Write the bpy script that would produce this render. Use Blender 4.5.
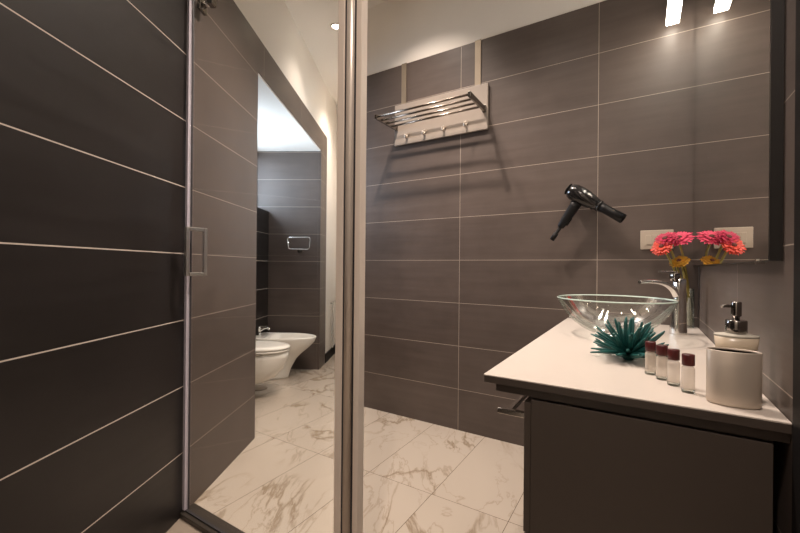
import bpy, bmesh, math, random
from mathutils import Vector, Matrix
for o in list(bpy.data.objects):
    bpy.data.objects.remove(o)
S = bpy.context.scene
COL = S.collection
PI = math.pi
rnd = random.Random(7)

# ------------------------------------------------------------------ camera
EYE = 1.14
cam = bpy.data.cameras.new('camera')
cam.sensor_width = 36; cam.sensor_fit = 'HORIZONTAL'
cam.lens = 385.6/800*36
cam.clip_start = 0.02
co = bpy.data.objects.new('camera', cam); COL.objects.link(co)
P_, R_, AR, AL = 1.293e-3, 9.14e-3, .5577, .0396
cp, sp, cr, sr = math.cos(P_), math.sin(P_), math.cos(R_), math.sin(R_)
_f = Vector((0, cp, sp)); _z = Vector((0, -sp, cp)); _x = Vector((1, 0, 0))
_r = _x*cr + _z*sr; _u = _z*cr - _x*sr
_M = Matrix.Rotation(AR, 3, 'Z')                 # room axes: x along the back wall, y along the right wall
_f, _r, _u = _M@_f, _M@_r, _M@_u
co.matrix_world = Matrix(((_r.x, _u.x, -_f.x, 0), (_r.y, _u.y, -_f.y, 0), (_r.z, _u.z, -_f.z, EYE), (0, 0, 0, 1)))
S.camera = co

# ------------------------------------------------------------------ world, daylight, exposure
S.view_settings.view_transform = 'Standard'
S.view_settings.look = 'None'
S.view_settings.gamma = 1
S.view_settings.use_curve_mapping = False
S.view_settings.exposure = 0.6
w = bpy.data.worlds.new('world'); S.world = w; w.use_nodes = True
w.node_tree.nodes['Background'].inputs[0].default_value = (.62, .78, 1, 1)
w.node_tree.nodes['Background'].inputs[1].default_value = 1.0

LANG = AR-AL                                      # the left wall stands askew to the room
LD = Vector((-math.sin(LANG), math.cos(LANG), 0)); LN = Vector((math.cos(LANG), math.sin(LANG), 0))
def L(ld, ln, z=0): return LD*ld + LN*ln + Vector((0, 0, z))

WARM = (1, .845, .735)
LAMP_W = 44
SPOT_ANGLE = 108

def area_light(name, loc, direction, sx, sy, power, colour):
    l = bpy.data.lights.new(name, 'AREA'); l.shape = 'RECTANGLE'; l.size = sx; l.size_y = sy
    l.energy = power; l.color = colour
    o = bpy.data.objects.new(name, l); COL.objects.link(o); o.location = loc
    o.rotation_euler = Vector(direction).to_track_quat('-Z', 'Z').to_euler()
    return o
# daylight outside the small high window over the toilets
area_light('window_daylight', L(3.45, -2.02, 2.10), LN*1.0 + Vector((0, 0, .10)), 1.25, .62, 46, (.74, .87, 1))

# ------------------------------------------------------------------ helpers
class MB:
    """collects shapes into one mesh"""
    def __init__(s): s.v = []; s.f = []; s.m = []; s.sm = []
    def add(s, vs, fs, mi=0, smooth=False):
        n = len(s.v); s.v += [tuple(v) for v in vs]
        for f in fs: s.f.append([i+n for i in f]); s.m.append(mi); s.sm.append(smooth)
        return s
    def hexa(s, c, mi=0):
        return s.add(c, [(0, 3, 2, 1), (4, 5, 6, 7), (0, 1, 5, 4), (1, 2, 6, 5), (2, 3, 7, 6), (3, 0, 4, 7)], mi)
    def box(s, x0, x1, y0, y1, z0, z1, mi=0):
        return s.hexa([(x0, y0, z0), (x1, y0, z0), (x1, y1, z0), (x0, y1, z0), (x0, y0, z1), (x1, y0, z1), (x1, y1, z1), (x0, y1, z1)], mi)
    def boxL(s, d0, d1, n0, n1, z0, z1, mi=0):
        return s.hexa([L(d0, n0, z0), L(d0, n1, z0), L(d1, n1, z0), L(d1, n0, z0), L(d0, n0, z1), L(d0, n1, z1), L(d1, n1, z1), L(d1, n0, z1)], mi)
    def prism(s, poly, z0, z1, mi=0):
        n = len(poly)
        vs = [(p[0], p[1], z0) for p in poly] + [(p[0], p[1], z1) for p in poly]
        fs = [tuple(range(n-1, -1, -1)), tuple(range(n, 2*n))] + [(i, (i+1) % n, n+(i+1) % n, n+i) for i in range(n)]
        return s.add(vs, fs, mi)
    def loft(s, rings, mi=0, cap0=True, cap1=True, smooth=True):
        n = len(rings[0]); vs = [p for r in rings for p in r]; fs = []
        for k in range(len(rings)-1):
            for i in range(n):
                j = (i+1) % n
                fs.append((k*n+i, k*n+j, (k+1)*n+j, (k+1)*n+i))
        s.add(vs, fs, mi, smooth)
        b = len(s.v)-len(vs)
        if cap0: s.f.append([b+i for i in range(n-1, -1, -1)]); s.m.append(mi); s.sm.append(False)
        if cap1: s.f.append([b+(len(rings)-1)*n+i for i in range(n)]); s.m.append(mi); s.sm.append(False)
        return s
    def lathe(s, prof, n=40, c=(0, 0), ax=1, ay=1, mi=0, cap0=True, cap1=True):
        rings = [[(c[0]+r*ax*math.cos(2*PI*i/n), c[1]+r*ay*math.sin(2*PI*i/n), z) for i in range(n)] for r, z in prof]
        return s.loft(rings, mi, cap0, cap1)
    def tube(s, pts, rad, n=12, mi=0, flat=1.0, upv=None):
        pts = [Vector(p) for p in pts]; rings = []
        rads = rad if isinstance(rad, (list, tuple)) else [rad]*len(pts)
        prev = None
        for i, p in enumerate(pts):
            t = (pts[min(i+1, len(pts)-1)]-pts[max(i-1, 0)]).normalized()
            if prev is None:
                a = Vector(upv) if upv else (Vector((0, 0, 1)) if abs(t.z) < .9 else Vector((1, 0, 0)))
            else: a = prev
            a = (a - t*a.dot(t)).normalized(); b = t.cross(a); prev = a
            rings.append([p + (a*flat*math.cos(2*PI*k/n) + b*math.sin(2*PI*k/n))*rads[i] for k in range(n)])
        return s.loft(rings, mi)
    def bar(s, p0, p1, wd, ht, mi=0, upv=(0, 0, 1)):
        p0, p1 = Vector(p0), Vector(p1); t = (p1-p0).normalized(); a = Vector(upv); a = (a-t*a.dot(t)).normalized(); b = t.cross(a)
        c = []
        for p in (p0, p1):
            for i, j in ((-1, -1), (1, -1), (1, 1), (-1, 1)): c.append(p + b*i*wd/2 + a*j*ht/2)
        return s.hexa(c, mi)
    def build(s, name, mats, parent=None, bevel=0, seg=2):
        me = bpy.data.meshes.new(name); me.from_pydata(s.v, [], s.f)
        if not isinstance(mats, (list, tuple)): mats = [mats]
        for m in mats: me.materials.append(m)
        for p, mi, smo in zip(me.polygons, s.m, s.sm): p.material_index = mi; p.use_smooth = smo
        bm = bmesh.new(); bm.from_mesh(me); bmesh.ops.recalc_face_normals(bm, faces=bm.faces)
        bm.to_mesh(me); bm.free(); me.update()
        o = bpy.data.objects.new(name, me); COL.objects.link(o)
        if parent: o.parent = parent
        if bevel:
            md = o.modifiers.new('bevel', 'BEVEL'); md.width = bevel; md.segments = seg; md.limit_method = 'ANGLE'; md.angle_limit = math.radians(40)
        return o
def tag(o, label=None, cat=None, group=None, kind=None):
    if label: o['label'] = label
    if cat: o['category'] = cat
    if group: o['group'] = group
    if kind: o['kind'] = kind
    return o
def thing(name, label, cat, loc, rz=0, group=None):
    o = bpy.data.objects.new(name, None); COL.objects.link(o); o.empty_display_size = .1
    o.location = loc; o.rotation_euler = (0, 0, rz)
    return tag(o, label, cat, group)
def struct(name, mb, mats, bevel=0):
    return tag(mb.build(name, mats, None, bevel), kind='structure')
def copy_tree(o, parent=None):
    c = o.copy(); COL.objects.link(c)
    if parent: c.parent = parent
    for ch in o.children: copy_tree(ch, c)
    return c
def spline(pts, n=6):
    pts = [Vector(p) for p in pts]; out = []
    for i in range(len(pts)-1):
        p0 = pts[max(i-1, 0)]; p1 = pts[i]; p2 = pts[i+1]; p3 = pts[min(i+2, len(pts)-1)]
        for k in range(n):
            t = k/n
            out.append(.5*((2*p1)+(p2-p0)*t+(2*p0-5*p1+4*p2-p3)*t*t+(3*p1-p0-3*p2+p3)*t**3))
    out.append(pts[-1]); return out

# ------------------------------------------------------------------ materials
def nmat(name):
    m = bpy.data.materials.new(name); m.use_nodes = True
    return m, m.node_tree, m.node_tree.nodes['Principled BSDF']
class N:
    def __init__(s, t): s.t = t
    def new(s, typ, **kw):
        n = s.t.nodes.new(typ)
        for k, v in kw.items(): setattr(n, k, v)
        return n
    def put(s, sock, v):
        if isinstance(v, bpy.types.NodeSocket): s.t.links.new(v, sock)
        else: sock.default_value = v
    def math(s, op, a, b=None, c=None):
        n = s.new('ShaderNodeMath', operation=op); s.put(n.inputs[0], a)
        if b is not None: s.put(n.inputs[1], b)
        if c is not None: s.put(n.inputs[2], c)
        return n.outputs[0]
    def vmath(s, op, a, b):
        n = s.new('ShaderNodeVectorMath', operation=op); s.put(n.inputs[0], a); s.put(n.inputs[1], b)
        return n.outputs['Value'] if op == 'DOT_PRODUCT' else n.outputs[0]
    def comb(s, x, y, z):
        n = s.new('ShaderNodeCombineXYZ'); s.put(n.inputs[0], x); s.put(n.inputs[1], y); s.put(n.inputs[2], z); return n.outputs[0]
    def mix(s, f, a, b):
        n = s.new('ShaderNodeMix', data_type='RGBA'); s.put(n.inputs[0], f); s.put(n.inputs[6], a); s.put(n.inputs[7], b); return n.outputs[2]
    def noise(s, vec, scale, detail=4, rough=.5, dist=0):
        n = s.new('ShaderNodeTexNoise'); s.put(n.inputs['Vector'], vec); n.inputs['Scale'].default_value = scale
        n.inputs['Detail'].default_value = detail; n.inputs['Roughness'].default_value = rough; n.inputs['Distortion'].default_value = dist
        return n.outputs[0]
    def maprange(s, v, a, b, c, d):
        n = s.new('ShaderNodeMapRange'); s.put(n.inputs[0], v)
        for i, x in enumerate((a, b, c, d)): n.inputs[i+1].default_value = x
        return n.outputs[0]
    def white(s, vec):
        n = s.new('ShaderNodeTexWhiteNoise', noise_dimensions='3D'); s.put(n.inputs['Vector'], vec); return n.outputs
def c4(c): return (c[0], c[1], c[2], 1)
def simple(name, col, rough=.5, metal=0, spec=.5, vary=.06, scale=30, coat=0):
    m, t, b = nmat(name); n = N(t)
    g = n.new('ShaderNodeTexCoord').outputs['Object']
    f = n.noise(g, scale, 3)
    k = n.mix(f, c4([x*(1-vary) for x in col]), c4([min(1, x*(1+vary)) for x in col]))
    n.put(b.inputs['Base Color'], k)
    b.inputs['Roughness'].default_value = rough; b.inputs['Metallic'].default_value = metal
    b.inputs['Specular IOR Level'].default_value = spec; b.inputs['Coat Weight'].default_value = coat
    return m
def tile_mat(name, col, grout, axis, off, wid, zoff=.287, zh=.3016, g=.0026, rough=.40, spec=.45):
    m, t, b = nmat(name); n = N(t)
    pos = n.new('ShaderNodeTexCoord').outputs['Object']
    sep = n.new('ShaderNodeSeparateXYZ'); t.links.new(pos, sep.inputs[0])
    u = n.vmath('DOT_PRODUCT', pos, tuple(axis)); z = sep.outputs[2]
    uu = n.math('DIVIDE', n.math('SUBTRACT', u, off), wid); vv = n.math('DIVIDE', n.math('SUBTRACT', z, zoff), zh)
    def edge(q, w_):
        fr = n.math('FRACT', q); mn = n.math('MINIMUM', fr, n.math('SUBTRACT', 1.0, fr))
        return n.math('LESS_THAN', n.math('MULTIPLY', mn, w_), g/2)
    mask = n.math('MAXIMUM', edge(uu, wid), edge(vv, zh))
    cell = n.white(n.comb(n.math('FLOOR', uu), n.math('FLOOR', vv), .5))
    st = n.noise(n.vmath('ADD', n.comb(n.math('MULTIPLY', u, 2.2), n.math('MULTIPLY', z, 26), 0), n.vmath('MULTIPLY', cell[1], (9, 9, 9))), 1.0, 5, .6)
    cl = n.noise(pos, 3.2, 5, .6)
    v = n.math('ADD', n.math('MULTIPLY', st, .40), n.math('MULTIPLY', cl, .46))
    v = n.math('ADD', v, n.math('MULTIPLY', cell[0], .12))
    k = n.mix(n.maprange(v, .25, .75, 0, 1), c4([x*.70 for x in col]), c4([x*1.30 for x in col]))
    n.put(b.inputs['Base Color'], n.mix(mask, k, c4(grout)))
    n.put(b.inputs['Roughness'], n.maprange(st, .2, .8, rough-.05, rough+.08))
    b.inputs['Specular IOR Level'].default_value = spec
    bp = n.new('ShaderNodeBump'); bp.inputs['Strength'].default_value = .05; bp.inputs['Distance'].default_value = .004
    n.put(bp.inputs['Height'], st); t.links.new(bp.outputs[0], b.inputs['Normal'])
    return m
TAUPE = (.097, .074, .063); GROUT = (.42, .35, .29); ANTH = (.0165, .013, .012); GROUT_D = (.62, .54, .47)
X_, Y_ = Vector((1, 0, 0)), Vector((0, 1, 0))
tile_back = tile_mat('taupe tile, back wall', TAUPE, GROUT, X_, -.215, .8635)
tile_right = tile_mat('taupe tile, right wall', TAUPE, GROUT, Y_, .70, .8635)
tile_left = tile_mat('taupe tile, left wall', TAUPE, GROUT, LD, 1.745, .8635)
tile_alcove = tile_mat('taupe tile, alcove', TAUPE, GROUT, LN, -1.05, .8635)
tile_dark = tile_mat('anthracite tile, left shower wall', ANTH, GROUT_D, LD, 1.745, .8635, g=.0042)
tile_dark_y = tile_mat('anthracite tile, right shower wall', ANTH, GROUT_D, Y_, .70, .8635)
paint = simple('white wall paint', (.85, .80, .73), .65, vary=.02, scale=8)
ceil_m = simple('white ceiling paint', (.86, .81, .745), .7, vary=.02, scale=6)
def marble_mat():
    m, t, b = nmat('veined marble tile'); n = N(t)
    pos = n.new('ShaderNodeTexCoord').outputs['Object']
    sep = n.new('ShaderNodeSeparateXYZ'); t.links.new(pos, sep.inputs[0])
    W_, H_ = .3865, .80
    uu = n.math('DIVIDE', n.math('SUBTRACT', sep.outputs[0], -.883), W_); vv = n.math('DIVIDE', n.math('SUBTRACT', sep.outputs[1], 1.735), H_)
    def edge(q, w_):
        fr = n.math('FRACT', q); mn = n.math('MINIMUM', fr, n.math('SUBTRACT', 1.0, fr))
        return n.math('LESS_THAN', n.math('MULTIPLY', mn, w_), .0013)
    mask = n.math('MAXIMUM', edge(uu, W_), edge(vv, H_))
    cell = n.white(n.comb(n.math('FLOOR', uu), n.math('FLOOR', vv), .5))
    p = n.vmath('ADD', pos, n.vmath('MULTIPLY', cell[1], (13, 13, 13)))
    # veins run mostly one way: squeeze one diagonal
    q = n.comb(n.vmath('DOT_PRODUCT', p, (.9, .43, 0)), n.math('MULTIPLY', n.vmath('DOT_PRODUCT', p, (-.43, .9, 0)), .45), 0)
    def vein(scale, width, det, dist):
        f = n.noise(q, scale, det, .55, dist); a = n.math('ABSOLUTE', n.math('SUBTRACT', f, .5))
        return n.maprange(a, 0, width, 1, 0)
    amp = n.maprange(n.noise(p, 2.2, 2), .36, .56, 0, 1)
    v = n.math('MULTIPLY', vein(1.7, .020, 7, .7), amp)
    v2 = n.math('MULTIPLY', vein(4.0, .014, 6, .9), n.math('MULTIPLY', amp, .55))
    cloud = n.maprange(n.noise(q, 2.2, 5), .35, .75, 0, .45)
    base = n.mix(cloud, (.455, .39, .322, 1), (.38, .325, .265, 1))
    k = n.mix(n.math('MINIMUM', n.math('MULTIPLY', n.math('ADD', v, v2), 1.0), 1.0), base, (.27, .21, .15, 1))
    n.put(b.inputs['Base Color'], n.mix(mask, k, (.12, .09, .065, 1)))
    b.inputs['Roughness'].default_value = .16
    return m
marble = marble_mat()
tray_m = simple('brown shower floor', (.26, .21, .165), .4)
chrome = simple('chrome', (.74, .72, .69), .12, 1, vary=.02)
rail_m = simple('brushed brown chrome', (.30, .255, .22), .24, 1, vary=.02)
handle_m = simple('door handle chrome', (.44, .41, .38), .28, .85, vary=.02)
chrome_dark = simple('dark chrome', (.30, .28, .26), .16, 1, vary=.02)
satin = simple('satin steel', (.54, .465, .39), .42, .5, vary=.03)
alu = simple('champagne aluminium', (.84, .73, .63), .45, .05, vary=.02)
tube_m = simple('satin post tube', (.80, .71, .62), .30, .3, vary=.02)
alu_grey = simple('grey aluminium edge profile', (.58, .53, .60), .40, .1, vary=.02)
bronze = simple('dark bronze threshold', (.055, .044, .035), .4, .4)
black_m = simple('black baseboard', (.009, .008, .008), .5, spec=.15)
rubber = simple('dark rubber seal', (.03, .027, .03), .5)
ceramic = simple('white ceramic', (.78, .74, .67), .12, vary=.01)
white_top = simple('white vanity top', (.565, .505, .45), .34, vary=.02, scale=60)
lacquer = simple('dark taupe lacquer', (.062, .048, .039), .35, vary=.05)
board = simple('cream lacquered board', (.31, .262, .22), .4, vary=.02)
strap_m = simple('beige metal strap', (.32, .265, .20), .36, .5)
plate_m = simple('cream plastic', (.47, .40, .32), .4, vary=.01)
black_pl = simple('black glossy plastic', (.012, .011, .011), .16, coat=.4)
black_mat = simple('black matt plastic', (.009, .008, .008), .5, spec=.2)
black_grip = simple('black grip plastic', (.007, .0065, .0065), .45, spec=.25)
disc_m = simple('brown floor disc', (.20, .155, .115), .4)
cap_m = simple('dark maroon cap', (.065, .010, .010), .3)
cream = simple('cream dispenser glaze', (.58, .48, .36), .25)
shoulder_m = simple('clear dispenser shoulder', (.52, .49, .42), .12, vary=.02)
teal_a = simple('teal leaf', (.010, .085, .078), .42, vary=.3, scale=40)
stem_m = simple('flower stem', (.28, .22, .045), .5, vary=.2)
pink = simple('pink petals', (.72, .065, .14), .5, vary=.35, scale=60)
magenta = simple('magenta petals', (.46, .013, .06), .5, vary=.3, scale=60)
orange = simple('orange red petals', (.66, .045, .014), .5, vary=.25, scale=60)
yellow = simple('yellow petals', (.52, .25, .015), .5, vary=.3, scale=60)
fl_eye = simple('dark flower eye', (.10, .02, .01), .7)
hose_m = simple('pale grey hose', (.50, .47, .42), .4)
lamp_body = simple('dark lamp housing', (.03, .027, .025), .4, .5)
def emit(name, col, s):
    m, t, b = nmat(name); b.inputs['Base Color'].default_value = c4(col)
    b.inputs['Emission Color'].default_value = c4(col); b.inputs['Emission Strength'].default_value = s
    return m
lamp_e = emit('lit lamp diffuser', (1, .90, .76), 15.5)
spot_e = emit('lit downlight lens', (1, .86, .66), 22)
def pane(name, tint, base=.03, ior=1.5, rough=0.0):
    """thin clear glass: see-through with fresnel reflections"""
    m, t, b = nmat(name); n = N(t); out = t.nodes['Material Output']; t.nodes.remove(b)
    fr = n.new('ShaderNodeFresnel'); fr.inputs[0].default_value = ior
    tr = n.new('ShaderNodeBsdfTransparent'); tr.inputs[0].default_value = c4(tint)
    gl = n.new('ShaderNodeBsdfGlossy'); gl.inputs['Roughness'].default_value = rough; gl.inputs[0].default_value = (1, 1, 1, 1)
    mx = n.new('ShaderNodeMixShader'); n.put(mx.inputs[0], n.math('MULTIPLY', fr.outputs[0], base))
    t.links.new(tr.outputs[0], mx.inputs[1]); t.links.new(gl.outputs[0], mx.inputs[2]); t.links.new(mx.outputs[0], out.inputs[0])
    return m
door_glass = pane('clear door glass', (.985, .99, .985), .04)
bowl_glass = pane('clear bowl glass', (.965, .978, .97), .6)
vase_glass = pane('clear vase glass', (.90, .93, .90), .8)
rim_glass = simple('pale green glass edge', (.50, .62, .54), .08, spec=.8, coat=.5)
def trans(name, col, a):
    m, t, b = nmat(name); n = N(t); out = t.nodes['Material Output']
    b.inputs['Base Color'].default_value = c4(col); b.inputs['Roughness'].default_value = .15
    tr = n.new('ShaderNodeBsdfTransparent'); mx = n.new('ShaderNodeMixShader'); mx.inputs[0].default_value = a
    t.links.new(tr.outputs[0], mx.inputs[1]); t.links.new(b.outputs[0], mx.inputs[2]); t.links.new(mx.outputs[0], out.inputs[0])
    return m
bottle_m = trans('milky clear bottle', (.70, .62, .53), .48)
mirror_m, _t, _b = nmat('mirror silver'); _b.inputs['Metallic'].default_value = 1; _b.inputs['Roughness'].default_value = .01
_b.inputs['Base Color'].default_value = (.80, .79, .76, 1)
mirror_edge = simple('dark mirror edge', (.014, .012, .011), .4)

# ------------------------------------------------------------------ room shell
CZ = 3.25
BY = 2.517; RX = .2545; BX = -2.02
f = MB(); f.prism([(RX+.1, 1.0), (RX+.1, 2.62), (-1.0, 2.7), (-1.9, 5.6), (-5.2, 5.6), (-5.2, 1.0)], -.08, 0); struct('floor', f, marble)
f = MB(); f.prism([(RX+.1, -.9), (RX+.1, 1.0), (-2.1, 1.0), (-1.5, -.9)], -.08, 0); struct('floor_shower', f, tray_m)
f = MB(); f.prism([(RX+.2, -.95), (RX+.2, 5.7), (-5.3, 5.7), (-5.3, -.95)], CZ, CZ+.1); struct('ceiling', f, ceil_m)
m = MB()
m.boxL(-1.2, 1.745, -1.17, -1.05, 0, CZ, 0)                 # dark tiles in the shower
m.boxL(1.745, 2.51, -1.17, -1.05, 0, 2.652, 1)              # taupe tiles
m.boxL(2.51, 4.22, -1.17, -1.05, 2.426, 2.652, 1)            # lintel over the toilet alcove
m.boxL(1.745, 4.50, -1.17, -1.06, 2.652, CZ, 2)
m.boxL(4.22, 4.50, -1.08, -1.05, 0, 2.652, 1)             # painted wall above
m.boxL(4.50, 5.12, -1.17, -1.058, 0, CZ, 2)
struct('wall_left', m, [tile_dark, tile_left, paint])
m = MB(); m.boxL(4.22, 4.50, -2.2, -1.081, 0, 2.652, 0); struct('wall_alcove_far', m, tile_alcove)
m = MB(); m.boxL(2.39, 2.51, -2.2, -1.17, 0, 2.52, 0); struct('wall_alcove_near', m, tile_alcove)
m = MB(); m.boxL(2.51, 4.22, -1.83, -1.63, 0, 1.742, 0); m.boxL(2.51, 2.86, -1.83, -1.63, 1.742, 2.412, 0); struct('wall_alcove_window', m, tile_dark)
m = MB(); m.boxL(2.51, 4.22, -1.90, -1.056, 2.412, 2.425, 0); struct('ceiling_alcove', m, ceil_m)
m = MB()
m.boxL(2.86, 4.22, -1.82, -1.78, 1.742, 1.79); m.boxL(2.86, 4.22, -1.82, -1.78, 2.355, 2.412)
m.boxL(2.86, 2.91, -1.82, -1.78, 1.79, 2.355); m.boxL(4.17, 4.22, -1.82, -1.78, 1.79, 2.355)
wf = struct('window_1', m, paint)
m = MB(); m.boxL(2.91, 4.17, -1.803, -1.797, 1.79, 2.355); m.build('window_pane', pane('window glass', (.97, .98, 1), .5), wf)
m = MB(); m.box(BX, RX, BY, BY+.12, 0, 2.695, 0); m.box(BX, RX, BY+.009, BY+.12, 2.695, CZ, 1); struct('wall_back', m, [tile_back, paint])
m = MB(); m.box(RX, RX+.12, .94, BY+.12, 0, 2.695, 0); m.box(RX+.009, RX+.12, .94, BY+.12, 2.695, CZ, 1); struct('wall_right', m, [tile_right, paint])
m = MB(); m.box(RX, RX+.12, -.9, .94, 0, CZ); struct('wall_shower_right', m, tile_dark_y)
m = MB(); m.box(-1.9, RX+.12, -.95, -.85, 0, CZ); struct('wall_shower_rear', m, paint)  # unseen wall behind the camera, white to bounce light onto the post
m = MB(); m.boxL(3.27, 5.3, -.46, -.36, 0, CZ); struct('wall_corridor_right', m, paint)
m = MB(); m.boxL(5.12, 5.24, -1.17, -.36, 0, CZ); struct('wall_corridor_far', m, paint)
m = MB(); m.boxL(4.50, 5.12, -1.058, -1.044, 0, .105); struct('baseboard_left', m, black_m)
m = MB(); m.boxL(5.106, 5.12, -1.044, -.46, 0, .105); struct('baseboard_far', m, black_m)
m = MB(); m.box(-1.775, RX, .955, 1.035, 0, .022); struct('trim_1', m, bronze, .003)          # shower threshold
m = MB(); m.box(RX-.005, RX, .955, 1.030, .022, 2.5); struct('trim_2', m, black_m, .002)        # black door jamb on the right wall

# ------------------------------------------------------------------ ceiling downlights
def downlight(loc, label, k=1.0, cone=SPOT_ANGLE, first=[None]):
    if first[0] is None:
        t = thing('ceiling_downlight', label, 'ceiling light', loc, 0, 'recessed ceiling downlights')
        a = MB(); a.lathe([(.032, .0), (.046, 0), (.048, -.006), (.044, -.010), (.034, -.008)], 32, cap0=False, cap1=False); a.build('ring', ceil_m, t)
        a = MB(); a.lathe([(.034, -.001), (.034, -.004)], 32); a.build('lens', spot_e, t)
        first[0] = t
    else:
        t = copy_tree(first[0]); t.location = loc; t['label'] = label
    l = bpy.data.lights.new('downlight_beam', 'SPOT'); l.energy = LAMP_W*k; l.color = WARM; l.spot_size = math.radians(cone); l.spot_blend = 1; l.shadow_soft_size = .035
    o = bpy.data.objects.new('downlight_beam', l); COL.objects.link(o); o.parent = t; o.location = (0, 0, -.02)
    return t
downlight(Vector((-2.283, 2.562, CZ)), 'glowing recessed downlight in white ceiling, seen through glass beside the post', .5)
downlight(L(2.02, -.22, CZ), 'recessed ceiling downlight close to left wall just beyond the glass door', 3.0)
downlight(Vector((-1.33, 2.04, CZ)), 'recessed ceiling downlight over the towel rack on back wall', 1.0)
downlight(Vector((-.55, 1.65, CZ)), 'recessed ceiling downlight in front of the vanity', .8)
downlight(Vector((-.15, -.15, CZ)), 'unseen ceiling downlight added to fill the dark tiled shower with light', 2.0, 155)  # added lamp out of view; wide cone brightens the post and shower tiles
downlight(L(4.45, -.70, CZ), 'recessed ceiling downlight far down the corridor', .7)

# ------------------------------------------------------------------ shower glass door, post, clamp
GY = .98
t = thing('shower_door', 'clear glass shower door with square pull handle beside dark tiled wall', 'shower door', (-1.33, GY, 0))
a = MB(); a.box(-1.7405+1.33, -.852+1.33, -.004, .0035, .0290, 2.372); a.build('glass_panel', door_glass, t)
a = MB(); a.box(-1.758+1.33, -1.741+1.33, -.011, .010, .030, 2.372); tag(a.build('edge_profile', alu_grey, t), 'lilac grey edge profile')
a = MB(); a.box(-1.740+1.33, -.852+1.33, -.006, .006, .0225, .0285); a.build('bottom_seal', rubber, t)
a = MB(); a.box(-1.7409+1.33, -1.7375+1.33, .004, .010, .030, 2.372); a.build('edge_seal', rubber, t)
h = MB(); hx = -1.687+1.33; b_ = .016
h.box(hx-b_/2, hx+b_/2, -.041-b_/2, -.041+b_/2, 1.092, 1.308); h.box(hx-b_/2, hx+b_/2, .041-b_/2, .041+b_/2, 1.092, 1.308)
h.box(hx-b_/2, hx+b_/2, -.041+b_/2, .041-b_/2, 1.308-b_, 1.308); h.box(hx-b_/2, hx+b_/2, -.041+b_/2, .041-b_/2, 1.092, 1.092+b_)
tag(h.build('handle', handle_m, t, .002), 'square chrome pull handle on both sides of the glass')
t = thing('screen_post', 'upright aluminium post with satin tube between glass door and opening', 'post', (-.805, GY, 0))
a = MB(); a.box(-.046, -.017, -.016, .016, .022, CZ); a.build('profile', alu, t, .003)
a = MB(); a.box(.031, .053, -.016, .016, .022, CZ); a.build('profile', alu, t, .003)
a = MB(); a.box(-.017, -.010, -.012, .012, .022, CZ); a.build('seal', rubber, t)
a = MB(); a.box(.022, .031, -.012, .012, .022, CZ); a.build('seal', rubber, t)
a = MB(); a.lathe([(.017, .022), (.017, CZ)], 24, (.006, -.006)); tag(a.build('tube', tube_m, t), 'satin metal tube')
t = thing('glass_clamp', 'chrome wall clamp holding the top corner of the shower door', 'clamp', (-1.782, 1.05, 2.37), LANG)
a = MB(); a.box(-.005, .012, -.030, .030, -.025, .030); a.build('wall_plate', chrome_dark, t, .003)
a = MB(); a.tube([(.010, 0, .004), (.055, -.02, .004)], .013, 16); a.build('arm', chrome, t)
a = MB(); a.box(.048, .078, -.045, -.005, -.014, .024); a.build('grip', chrome_dark, t, .004)

# ------------------------------------------------------------------ toilet alcove
def dsec(back, tip, hw, z, n=28, nose=.62):
    """plan outline of a toilet bowl: straight sides from the wall, rounded front (local x = out of wall)"""
    ln = (tip-back); xs = back+ln*(1-nose)
    pts = [(back, -hw*.92, z), (back+(xs-back)*.5, -hw*.98, z)]
    for i in range(n+1):
        an = -PI/2+PI*i/n; pts.append((xs+ln*nose*math.cos(an), hw*math.sin(an), z))
    pts += [(back+(xs-back)*.5, hw*.98, z), (back, hw*.92, z)]
    return pts
WN = -1.63
t = thing('toilet', 'white wall hung toilet with closed lid, nearer than the bidet', 'toilet', L(3.30, WN, 0), LANG)
a = MB(); a.loft([dsec(0, .18, .085, .10), dsec(0, .32, .115, .125), dsec(0, .43, .145, .18), dsec(0, .50, .168, .26), dsec(0, .533, .180, .35), dsec(0, .538, .182, .405)]); a.build('bowl', ceramic, t)
a = MB(); a.loft([dsec(.09, .541, .184, .407), dsec(.09, .545, .188, .412), dsec(.09, .545, .188, .420), dsec(.09, .541, .184, .424)]); a.build('seat', ceramic, t)
a = MB(); a.loft([dsec(.07, .541, .184, .427), dsec(.07, .549, .190, .432), dsec(.07, .547, .189, .444), dsec(.075, .53, .180, .454), dsec(.08, .49, .15, .458)]); a.build('lid', ceramic, t)
t = thing('bidet', 'white floor standing bidet with chrome mixer beside the far alcove wall', 'bidet', L(3.90, WN, 0), LANG)
a = MB(); a.loft([dsec(0, .345, .105, 0), dsec(0, .345, .105, .02), dsec(0, .37, .11, .10), dsec(0, .425, .13, .20), dsec(0, .48, .15, .255), dsec(0, .555, .172, .315), dsec(0, .608, .184, .372), dsec(0, .622, .188, .408), dsec(0, .626, .19, .420), dsec(.005, .616, .183, .427),
      dsec(.14, .59, .158, .422), dsec(.15, .57, .145, .400), dsec(.17, .51, .12, .345), dsec(.22, .44, .07, .32)]); a.build('bowl', ceramic, t)
fx = MB(); fx.lathe([(.026, .424), (.026, .432), (.021, .436), (.020, .488), (.022, .490), (.022, .512), (.015, .516)], 24, (.035, 0))
fx = fx.build('mixer', chrome, t)
a = MB(); a.tube(spline([(.045, 0, .472), (.08, 0, .496), (.115, 0, .503), (.142, 0, .490)]), [.012]*19, 12); a.build('spout', chrome, fx)
a = MB(); a.box(.022, .110, -.009, .009, .518, .526); a.build('lever', chrome, fx, .002)
a = MB(); a.lathe([(.075, 0), (.075, .004), (.068, .006), (.0, .006)], 32, cap1=False)  # flat brown disc lying on the floor below the toilet
d = a.build('floor_disc', disc_m); d.location = L(3.53, -1.44, 0); tag(d, 'round brown disc on the floor beneath the toilet', 'floor drain')
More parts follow.
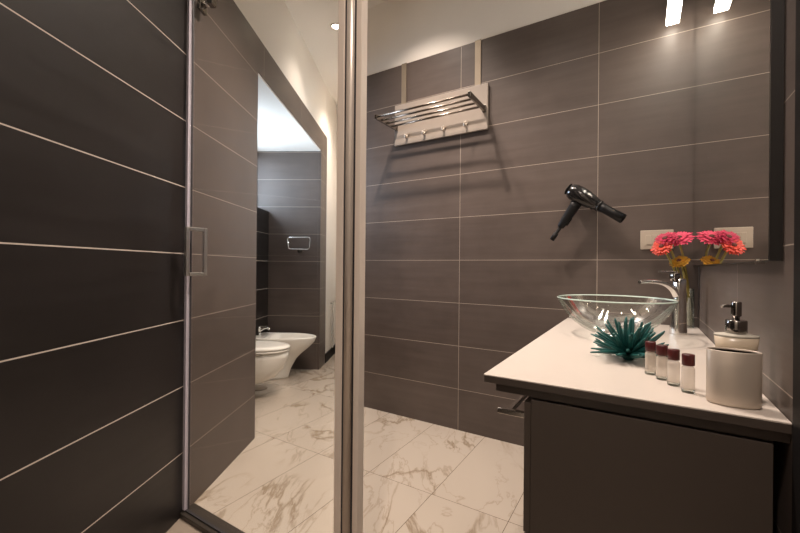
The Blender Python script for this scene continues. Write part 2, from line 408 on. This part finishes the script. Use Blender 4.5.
# towel ring on the far wall
t = thing('towel_ring', 'rectangular chrome towel ring on the alcove wall above the bidet', 'towel holder', L(4.22, -1.275, 1.39), LANG)
a = MB(); fr = [(-.128, -.045, .062), (.122, -.045, .066), (.112, -.045, -.066), (-.115, -.045, -.064)]
pts = []
for i in range(4):
    p, q = Vector(fr[i]), Vector(fr[(i+1) % 4]); o_ = Vector(fr[i-1])
    pts += [p+(o_-p).normalized()*.02, p+(o_-p).normalized()*.006+(q-p).normalized()*.006, p+(q-p).normalized()*.02]
pts.append(pts[0]); a.tube(pts, .0055, 10); a.build('loop', chrome, t)
a = MB(); a.tube([(.0, 0, -.085), (.0, -.03, -.085)], .020, 20); a.tube([(.0, -.028, -.085), (.0, -.045, -.064)], .008, 10); a.build('wall_mount', chrome_dark, t)
# cord at the end of the corridor
t = thing('hanging_hose', 'pale hose hanging from a hook at the end of the corridor', 'hose', L(4.80, -1.058, .68), LANG)
a = MB(); a.tube([(0, 0, 0), (.03, 0, 0)], .012, 12); a.tube([(.03, 0, -.01), (.034, 0, .02)], .008, 10); a.build('hook', hose_m, t)
a = MB(); a.tube(spline([(.028, -.015, .005), (.034, -.02, -.12), (.028, -.03, -.32), (.03, -.045, -.50), (.03, .0, -.555), (.03, .03, -.50), (.03, .02, -.30), (.028, .012, -.1), (.028, .008, .0)], 8), .008, 10); a.build('hose', hose_m, t)

# ------------------------------------------------------------------ towel rack
t = thing('towel_rack', 'cream towel rack board with chrome shelf hanging from the tile edge', 'towel rack', (-1.245, BY, 2.226))
a = MB(); a.box(-.370, .370, -.024, -.006, -.155, .155); a.build('board', board, t, .002)
for sx in (-.302, .291):
    a = MB(); a.box(sx-.021, sx+.021, -.006, -.002, .14, .4725); a.box(sx-.021, sx+.021, -.006, .009, .4695, .4725); a.build('strap', strap_m, t)
sh = MB()
for k in range(4):
    y = -.08-.07*k
    sh.tube([(-.345, y, -.022), (.345, y, -.022)], .0075, 12)
sh = sh.build('shelf_rails', rail_m, t)
for sx in (-.35, .35):
    a = MB(); a.box(sx-.009, sx+.009, -.305, -.036, -.042, -.008); a.box(sx-.012, sx+.012, -.044, -.024, -.045, .0); tag(a.build('bracket', chrome_dark, t, .003), 'dark chrome end bracket')
for hx in (-.255, -.105, .050, .218):
    a = MB(); a.tube([(hx, -.024, -.088), (hx, -.034, -.088)], .013, 16)
    a.tube(spline([(hx, -.030, -.080), (hx, -.034, -.108), (hx, -.052, -.114), (hx, -.058, -.094)]), .0075, 10)
    a.build('hook', satin, t)

# ------------------------------------------------------------------ hair dryer and its holder
hold = thing('dryer_holder', 'small black wall holder behind the hair dryer', 'holder', (-.235, BY, 1.50))
a = MB(); a.box(-.018, .018, -.014, 0, -.012, .035); a.build('wall_plate', black_mat, hold, .004)
a = MB(); a.box(-.008, .008, -.036, -.012, -.004, .012); a.build('arm', black_mat, hold, .003)
HD = Vector((-.275, 2.425, 1.545)); ax = Vector((.272, -.02, -.188)).normalized(); nrm = Vector((0, 1, 0)); nrm = (nrm-ax*nrm.dot(ax)).normalized(); bi = ax.cross(nrm)
hd = thing('hair_dryer', 'black hair dryer on the back wall, nozzle pointing down right', 'hair dryer', HD)
def around(prof, n=28, c=Vector((0, 0, 0)), d=None, a1=None, a2=None, sq=None):
    d = d or ax; a1 = a1 or nrm; a2 = a2 or bi; rings = []
    for i, (s_, r) in enumerate(prof):
        r1, r2 = (r if isinstance(r, tuple) else (r, r))
        rings.append([c+d*s_+a1*r1*math.cos(2*PI*k/n)+a2*r2*math.sin(2*PI*k/n) for k in range(n)])
    return rings
a = MB(); a.loft(around([(-.098, .012), (-.097, .030), (-.088, .041), (-.065, .048), (-.030, .050), (.010, .047), (.045, .040), (.075, .033), (.090, .030)])); a.build('body', black_pl, hd)
a = MB(); a.loft(around([(-.104, .034), (-.108, .030), (-.108, .004)])); a.build('rear_grille', black_mat, hd)
a = MB(); a.loft(around([(.0895, .0325), (.098, .0325), (.0985, .028)])); a.build('ring', black_pl, hd)
a = MB(); a.loft(around([(.098, (.029, .029)), (.13, (.026, .025)), (.170, (.030, .025)), (.236, (.038, .027)), (.236, (.034, .022)), (.20, (.022, .014))])); a.build('nozzle', black_grip, hd)
hdir = (Vector((-.452, 2.435, 1.309))-Vector((-.308, 2.425, 1.530))).normalized(); h1 = Vector((0, 1, 0)); h1 = (h1-hdir*h1.dot(hdir)).normalized(); h2 = hdir.cross(h1)
a = MB(); a.loft(around([(.0, (.02, .033)), (.04, (.020, .030)), (.09, (.019, .027)), (.14, (.018, .024)), (.172, (.016, .019)), (.180, (.010, .012))], 24, Vector((-.033, 0, -.015)), hdir, h1, h2)); hh = a.build('handle', black_grip, hd)
a = MB(); a.loft(around([(.176, .011), (.215, .009), (.216, .015), (.262, .014), (.264, .006)], 20, Vector((-.033, 0, -.015)), hdir, h1, h2)); a.build('cord_relief', black_mat, hh)
a = MB(); a.bar(Vector((-.033, 0, -.015))+hdir*.10+h2*.026, Vector((-.033, 0, -.015))+hdir*.15+h2*.026, .012, .008, upv=h2); a.build('switch', black_pl, hh)

# ------------------------------------------------------------------ wall switch plate
t = thing('switch_plate', 'cream wall switch and socket plate behind the flowers', 'switch plate', (.073, BY, 1.301))
a = MB(); a.box(-.075, .075, -.010, 0, -.052, .052); a.build('cover_plate', plate_m, t, .003)
for k in range(4):
    x = -.050+k*.0252
    a = MB(); a.box(x, x+.0242, -.0135, -.008, -.026, .026); a.build('module', plate_m, t, .0015)

# ------------------------------------------------------------------ mirror and its lamp
t = thing('mirror', 'large frameless wall mirror above the vanity, reflecting the flowers', 'mirror', (RX, 1.8, 1.9))
a = MB(); a.box(-.0215, -.0005, 1.116-1.8, 2.512-1.8, 1.160-1.9, 2.62-1.9); a.build('backing', mirror_edge, t)
a = MB(); a.box(-.0225, -.0216, 1.1175-1.8, 2.511-1.8, 1.1615-1.9, 2.619-1.9); a.build('glass', mirror_m, t)
a = MB(); a.box(-.0255, -.010, 1.205-1.8, 1.213-1.8, 1.155-1.9, 1.166-1.9); a.build('clip', chrome, t)
t = thing('mirror_lamp', 'long glowing linear lamp on arms at the top of the mirror', 'lamp', (RX-.0235, 2.1, 2.45))
a = MB(); a.box(-.128, -.068, -.36, .365, 0, .030); a.build('housing', lamp_body, t, .002)
a = MB(); a.box(-.126, -.070, -.358, .363, -.026, -.0005); a.build('diffuser', lamp_e, t)
for y in (-.25, .25):
    a = MB(); a.box(-.10, -.004, y-.008, y+.008, .030, .044); a.box(-.004, 0, y-.02, y+.02, .015, .06); a.build('arm', lamp_body, t)

# ------------------------------------------------------------------ vanity
TOP = .842
VY0, VY1 = 1.045, BY
t = thing('vanity', 'dark taupe vanity cabinet with white top under the mirror', 'vanity cabinet', (-.01, 1.78, 0))
def vb(mb, x0, x1, y0, y1, z0, z1): return mb.box(x0+.01, x1+.01, y0-1.78, y1-1.78, z0, z1)
a = MB(); vb(a, -.372, RX-.001, VY0, VY1-.001, TOP-.004, TOP); tag(a.build('countertop', white_top, t, .001), 'white countertop')
a = MB(); vb(a, -.371, RX-.001, VY0+.001, VY1-.001, TOP-.0225, TOP-.0041); tag(a.build('top_edge', lacquer, t, .001), 'taupe edge below the white countertop')
a = MB(); vb(a, -.340, RX-.001, VY0+.012, VY1-.001, TOP-.044, TOP-.0226); a.build('top_frame', lacquer, t)
a = MB(); vb(a, -.246, RX-.022, VY0+.030, VY1-.001, .06, TOP-.044); a.build('carcass', lacquer, t)
a = MB(); vb(a, -.246, RX-.024, VY0+.016, VY0+.0295, .06, TOP-.052); a.build('end_panel', lacquer, t, .0015)
for k in range(2):
    z0, z1 = ((.43, .78), (.07, .42))[k]
    a = MB(); vb(a, -.264, -.2465, VY0+.018, VY1-.02, z0, z1); a.build('drawer_front', lacquer, t, .0015)
a = MB(); vb(a, -.30, -.205, VY0+.20, VY1-.02, 0, .06); a.box(.1, .22, -.6, .6, 0, .06); a.build('plinth', black_m, t)
a = MB()
for y in (1.115, 2.30): vb(a, -.352, -.264, y-.008, y+.008, .717, .733)
vb(a, -.326, -.312, 1.123, 2.292, .718, .732); tag(a.build('towel_rail', chrome, t, .002), 'chrome towel rail')
# ------------------------------------------------------------------ glass basin
BC = (-.100, 1.968)
t = thing('glass_basin', 'clear round glass vessel basin on the white vanity top', 'basin', (BC[0], BC[1], TOP))
prof = [(.050, .004), (.09, .014), (.128, .032), (.164, .058), (.195, .090), (.219, .126), (.236, .163)]
a = MB(); a.lathe([(r, z) for r, z in prof], 72, cap0=False, cap1=False)
a.lathe([(r-.009, z+.006) for r, z in prof[:-1]]+[(.227, .163)], 72, cap0=False, cap1=False); a.build('bowl', bowl_glass, t)
a = MB(); a.lathe([(.227, .1635), (.236, .1630), (.2370, .166), (.2320, .1685), (.227, .1665), (.227, .1635)], 96, cap0=False, cap1=False); tag(a.build('rim', rim_glass, t), 'pale green polished rim')
a = MB(); a.lathe([(.060, 0), (.060, .006), (.05, .011), (.0, .011)], 40, cap1=False); a.build('base_ring', chrome, t)
a = MB(); a.lathe([(.030, .011), (.030, .017), (.024, .020), (.0, .020)], 32, cap1=False); a.build('drain', chrome, t)

# ------------------------------------------------------------------ faucet
t = thing('faucet', 'tall chrome mixer tap standing behind the glass basin', 'faucet', (.149, 2.195, TOP))
fd = Vector((BC[0]-.149, BC[1]-2.195, 0)).normalized(); fsd = Vector((-fd.y, fd.x, 0))
def rr(cx, w1, w2, z, n=32, e=3.2):
    pts = []
    for i in range(n):
        an = 2*PI*i/n; cc, ss = math.cos(an), math.sin(an)
        pts.append(fd*(cx+w1*math.copysign(abs(cc)**(2/e), cc)) + fsd*(w2*math.copysign(abs(ss)**(2/e), ss)) + Vector((0, 0, z)))
    return pts
a = MB(); a.loft([rr(0, .032, .030, 0), rr(0, .032, .030, .004), rr(-.001, .029, .027, .06), rr(-.004, .026, .024, .14), rr(-.006, .024, .022, .21), rr(-.006, .024, .022, .252), rr(-.006, .020, .018, .256)]); a.build('column', chrome, t)
sp_ = [(.005, .170), (.030, .205), (.065, .228), (.11, .240), (.165, .243), (.205, .240)]
a = MB(); a.tube(spline([fd*d_+Vector((0, 0, z)) for d_, z in sp_], 5), [.020-.009*i/25 for i in range(26)], 16, flat=.7); a.build('spout', chrome, t)
a = MB(); a.loft([rr(.020, .017, .016, .245), rr(.020, .0185, .017, .262), rr(.020, .0185, .017, .280), rr(.020, .015, .014, .283)]); lv = a.build('lever_hub', chrome_dark, t)
a = MB(); a.bar(fd*.012+Vector((0, 0, .2865)), fd*.100+Vector((0, 0, .2885)), .022, .006); a.build('lever', chrome, lv, .002)

# ------------------------------------------------------------------ flowers in a slim vase
VC = Vector((.214, 2.470, TOP))
t = thing('glass_vase', 'slim clear glass vase in the vanity corner holding flowers', 'vase', VC)
a = MB(); a.lathe([(.019, 0), (.021, .004), (.021, .20), (.0185, .20), (.0185, .012), (0, .012)], 32, cap1=False); a.build('body', vase_glass, t)
def gerbera(name_label, head, face, R, pm, foot, eye=fl_eye):
    head = Vector(head); face = Vector(face).normalized()
    g = thing('gerbera_flower', name_label, 'flower', VC+Vector((foot[0], foot[1], .013)), 0, 'gerbera flowers in the slim vase')
    base = Vector(g.location)
    hp = head-base
    st = spline([Vector((0, 0, 0)), Vector((0, 0, .10)), hp*.55+Vector((0, 0, hp.z*.18)), hp-face*.05, hp-face*.012], 6)
    a = MB(); a.tube(st, .0055, 8); a.build('stem', stem_m, g)
    u_ = face.orthogonal().normalized(); v_ = face.cross(u_)
    a = MB()
    for layer, (nn, rr_, lift, w_) in enumerate(((26, 1.0, .10, .105), (24, .82, .22, .10), (20, .52, .34, .085))):
        for k in range(nn):
            an = 2*PI*(k+.5*layer)/nn+rnd.uniform(-.05, .05); rad = u_*math.cos(an)+v_*math.sin(an); tan = face.cross(rad)
            ln = R*rr_*rnd.uniform(.9, 1.05); lf = lift+rnd.uniform(-.06, .06); vs = []
            for s_, ww in ((.10, .35), (.40, .85), (.72, 1.0), (.92, .7), (1.0, .15)):
                c_ = hp+rad*ln*s_+face*(ln*lf*math.sin(s_*1.9)-.006+.004*layer)
                for q in (-1, 0, 1): vs.append(c_+tan*q*w_*R*ww*.9+face*(-.0035 if q == 0 else 0))
            fs = []
            for r_ in range(4):
                for q in range(2): b0 = r_*3+q; fs.append((b0, b0+1, b0+4, b0+3))
            a.add(vs, fs, 0, True)
    pt = a.build('petals', pm, g); md = pt.modifiers.new('thickness', 'SOLIDIFY'); md.thickness = .0009
    a = MB(); a.loft([[hp+face*z+(u_*math.cos(2*PI*k/18)+v_*math.sin(2*PI*k/18))*r for k in range(18)] for r, z in ((R*.10, -.012), (R*.24, -.003), (R*.24, .008), (R*.14, .013), (R*.02, .0145))]); a.build('flower_centre', eye, g)
    return g
gerbera('large pink gerbera, topmost flower in the slim vase', (.166, 2.430, 1.300), (-.12, -.50, .62), .064, pink, (.005, .006))
gerbera('dark magenta gerbera left of the topmost pink bloom', (.108, 2.405, 1.296), (-.30, -.55, .62), .056, magenta, (-.007, .006))
gerbera('orange red gerbera drooping lowest on the left', (.092, 2.385, 1.256), (-.30, -.70, .42), .054, orange, (-.007, -.006))
gerbera('small yellow gerbera low beside the vase, under the pink bloom', (.168, 2.42, 1.182), (-.3, -.55, .7), .046, yellow, (.006, -.007))

# ------------------------------------------------------------------ teal spiky plant
PC = Vector((-.032, 1.475, TOP))
t = thing('spiky_plant', 'spiky teal artificial succulent lying on the white vanity top', 'plant', PC)
a = MB(); a.lathe([(.012, 0), (.018, .006), (.019, .02), (.014, .032), (.0, .036)], 24, cap1=False); a.build('core', teal_a, t)
nl = 88
for k in range(nl):
    el = math.asin(min(.99, .02+.96*(k/nl)**.95)); az = k*2.399963+rnd.uniform(-.25, .25)
    d_ = Vector((math.cos(el)*math.cos(az), math.cos(el)*math.sin(az), math.sin(el)))
    ln = rnd.uniform(.090, .118)
    side = d_.cross(Vector((0, 0, 1))).normalized() if abs(d_.z) < .98 else Vector((1, 0, 0))
    up_ = side.cross(d_).normalized()
    bend = rnd.uniform(-.018, .020); sw = rnd.uniform(-.016, .016)
    st = Vector((0, 0, .016))+d_*.014
    pts = [st+d_*ln*s_+up_*bend*s_*s_+side*sw*s_*s_ for s_ in (0, .25, .5, .75, .93, 1.0)]
    for p in pts: p.z = max(p.z, .007)
    a = MB(); a.tube(pts, [.0055, .0068, .0066, .0056, .0044, .0024], 8, flat=.75, upv=up_); a.build('leaf', teal_a, t)

# ------------------------------------------------------------------ small toiletry bottles
def bottle():
    t = thing('toiletry_bottle', 'x', 'bottle', (0, 0, TOP), 0, 'small maroon capped toiletry bottles')
    a = MB(); a.lathe([(.0125, 0), (.0137, .002), (.0137, .0085)], 28); tag(a.build('base', vase_glass, t), 'thick clear glass base')
    a = MB(); a.lathe([(.0134, .0086), (.0137, .011), (.0137, .058), (.0122, .062), (.0095, .0635), (.0095, .066)], 28); a.build('body', bottle_m, t)
    a = MB(); a.lathe([(.0128, .0662), (.0132, .0675), (.0132, .091), (.0124, .0925), (.0, .0928)], 28, cap1=False); a.build('cap', cap_m, t)
    return t
bt = bottle()
LB = ['maroon capped toiletry bottle nearest the spiky teal plant, leftmost of its row',
      'maroon capped toiletry bottle second from the spiky plant in the row',
      'maroon capped toiletry bottle third from the spiky plant, second from the tumbler',
      'maroon capped toiletry bottle nearest the oval tumbler, rightmost of its row']
for k, (x, y) in enumerate(((.026, 1.309), (.051, 1.264), (.074, 1.217), (.100, 1.167))):
    o = bt if k == 0 else copy_tree(bt)
    o.location = (x, y, TOP); o['label'] = LB[k]

# ------------------------------------------------------------------ oval tumbler and soap dispenser
t = thing('oval_tumbler', 'satin oval bathroom tumbler at the near right corner of vanity', 'tumbler', (.176, 1.116, TOP))
a = MB(); a.lathe([(.90, 0), (.985, .003), (1.0, .008), (1.0, .1195), (.975, .1205), (.955, .119), (.955, .010), (.0, .009)], 56, ax=.0475, ay=.028, cap1=False); a.build('cup', satin, t)
a = MB(); a.lathe([(.950, .117), (.945, .012), (.0, .0115)], 56, ax=.0475, ay=.028, cap0=False, cap1=False); tag(a.build('lining', chrome_dark, t), 'darker inside of the cup')  # inner shell added so the cup is darker inside than outside
t = thing('soap_dispenser', 'cream oval soap dispenser with chrome pump behind the tumbler', 'soap dispenser', (.1935, 1.199, TOP))
a = MB(); a.lathe([(.86, 0), (.90, .004), (.88, .06), (.93, .115), (1.0, .140)], 48, ax=.0415, ay=.028); a.build('bottle', cream, t)
a = MB(); a.lathe([(1.0, .1402), (1.02, .1435), (.98, .146), (.5, .149)], 48, ax=.0415, ay=.028); a.build('shoulder', shoulder_m, t)
a = MB(); a.lathe([(.0190, .1492), (.0205, .151), (.0205, .178), (.0188, .180)], 32); tag(a.build('collar', chrome_dark, t), 'dark chrome pump collar')
pm = MB(); pm.lathe([(.0065, .180), (.0065, .188), (.0095, .189), (.0100, .191), (.0100, .221), (.0088, .223)], 28); pm = pm.build('pump', chrome_dark, t)
a = MB(); a.tube([(-.006, -.002, .212), (-.022, -.012, .2125), (-.030, -.017, .210)], [.004, .0035, .003], 10); a.build('nozzle', chrome_dark, pm)
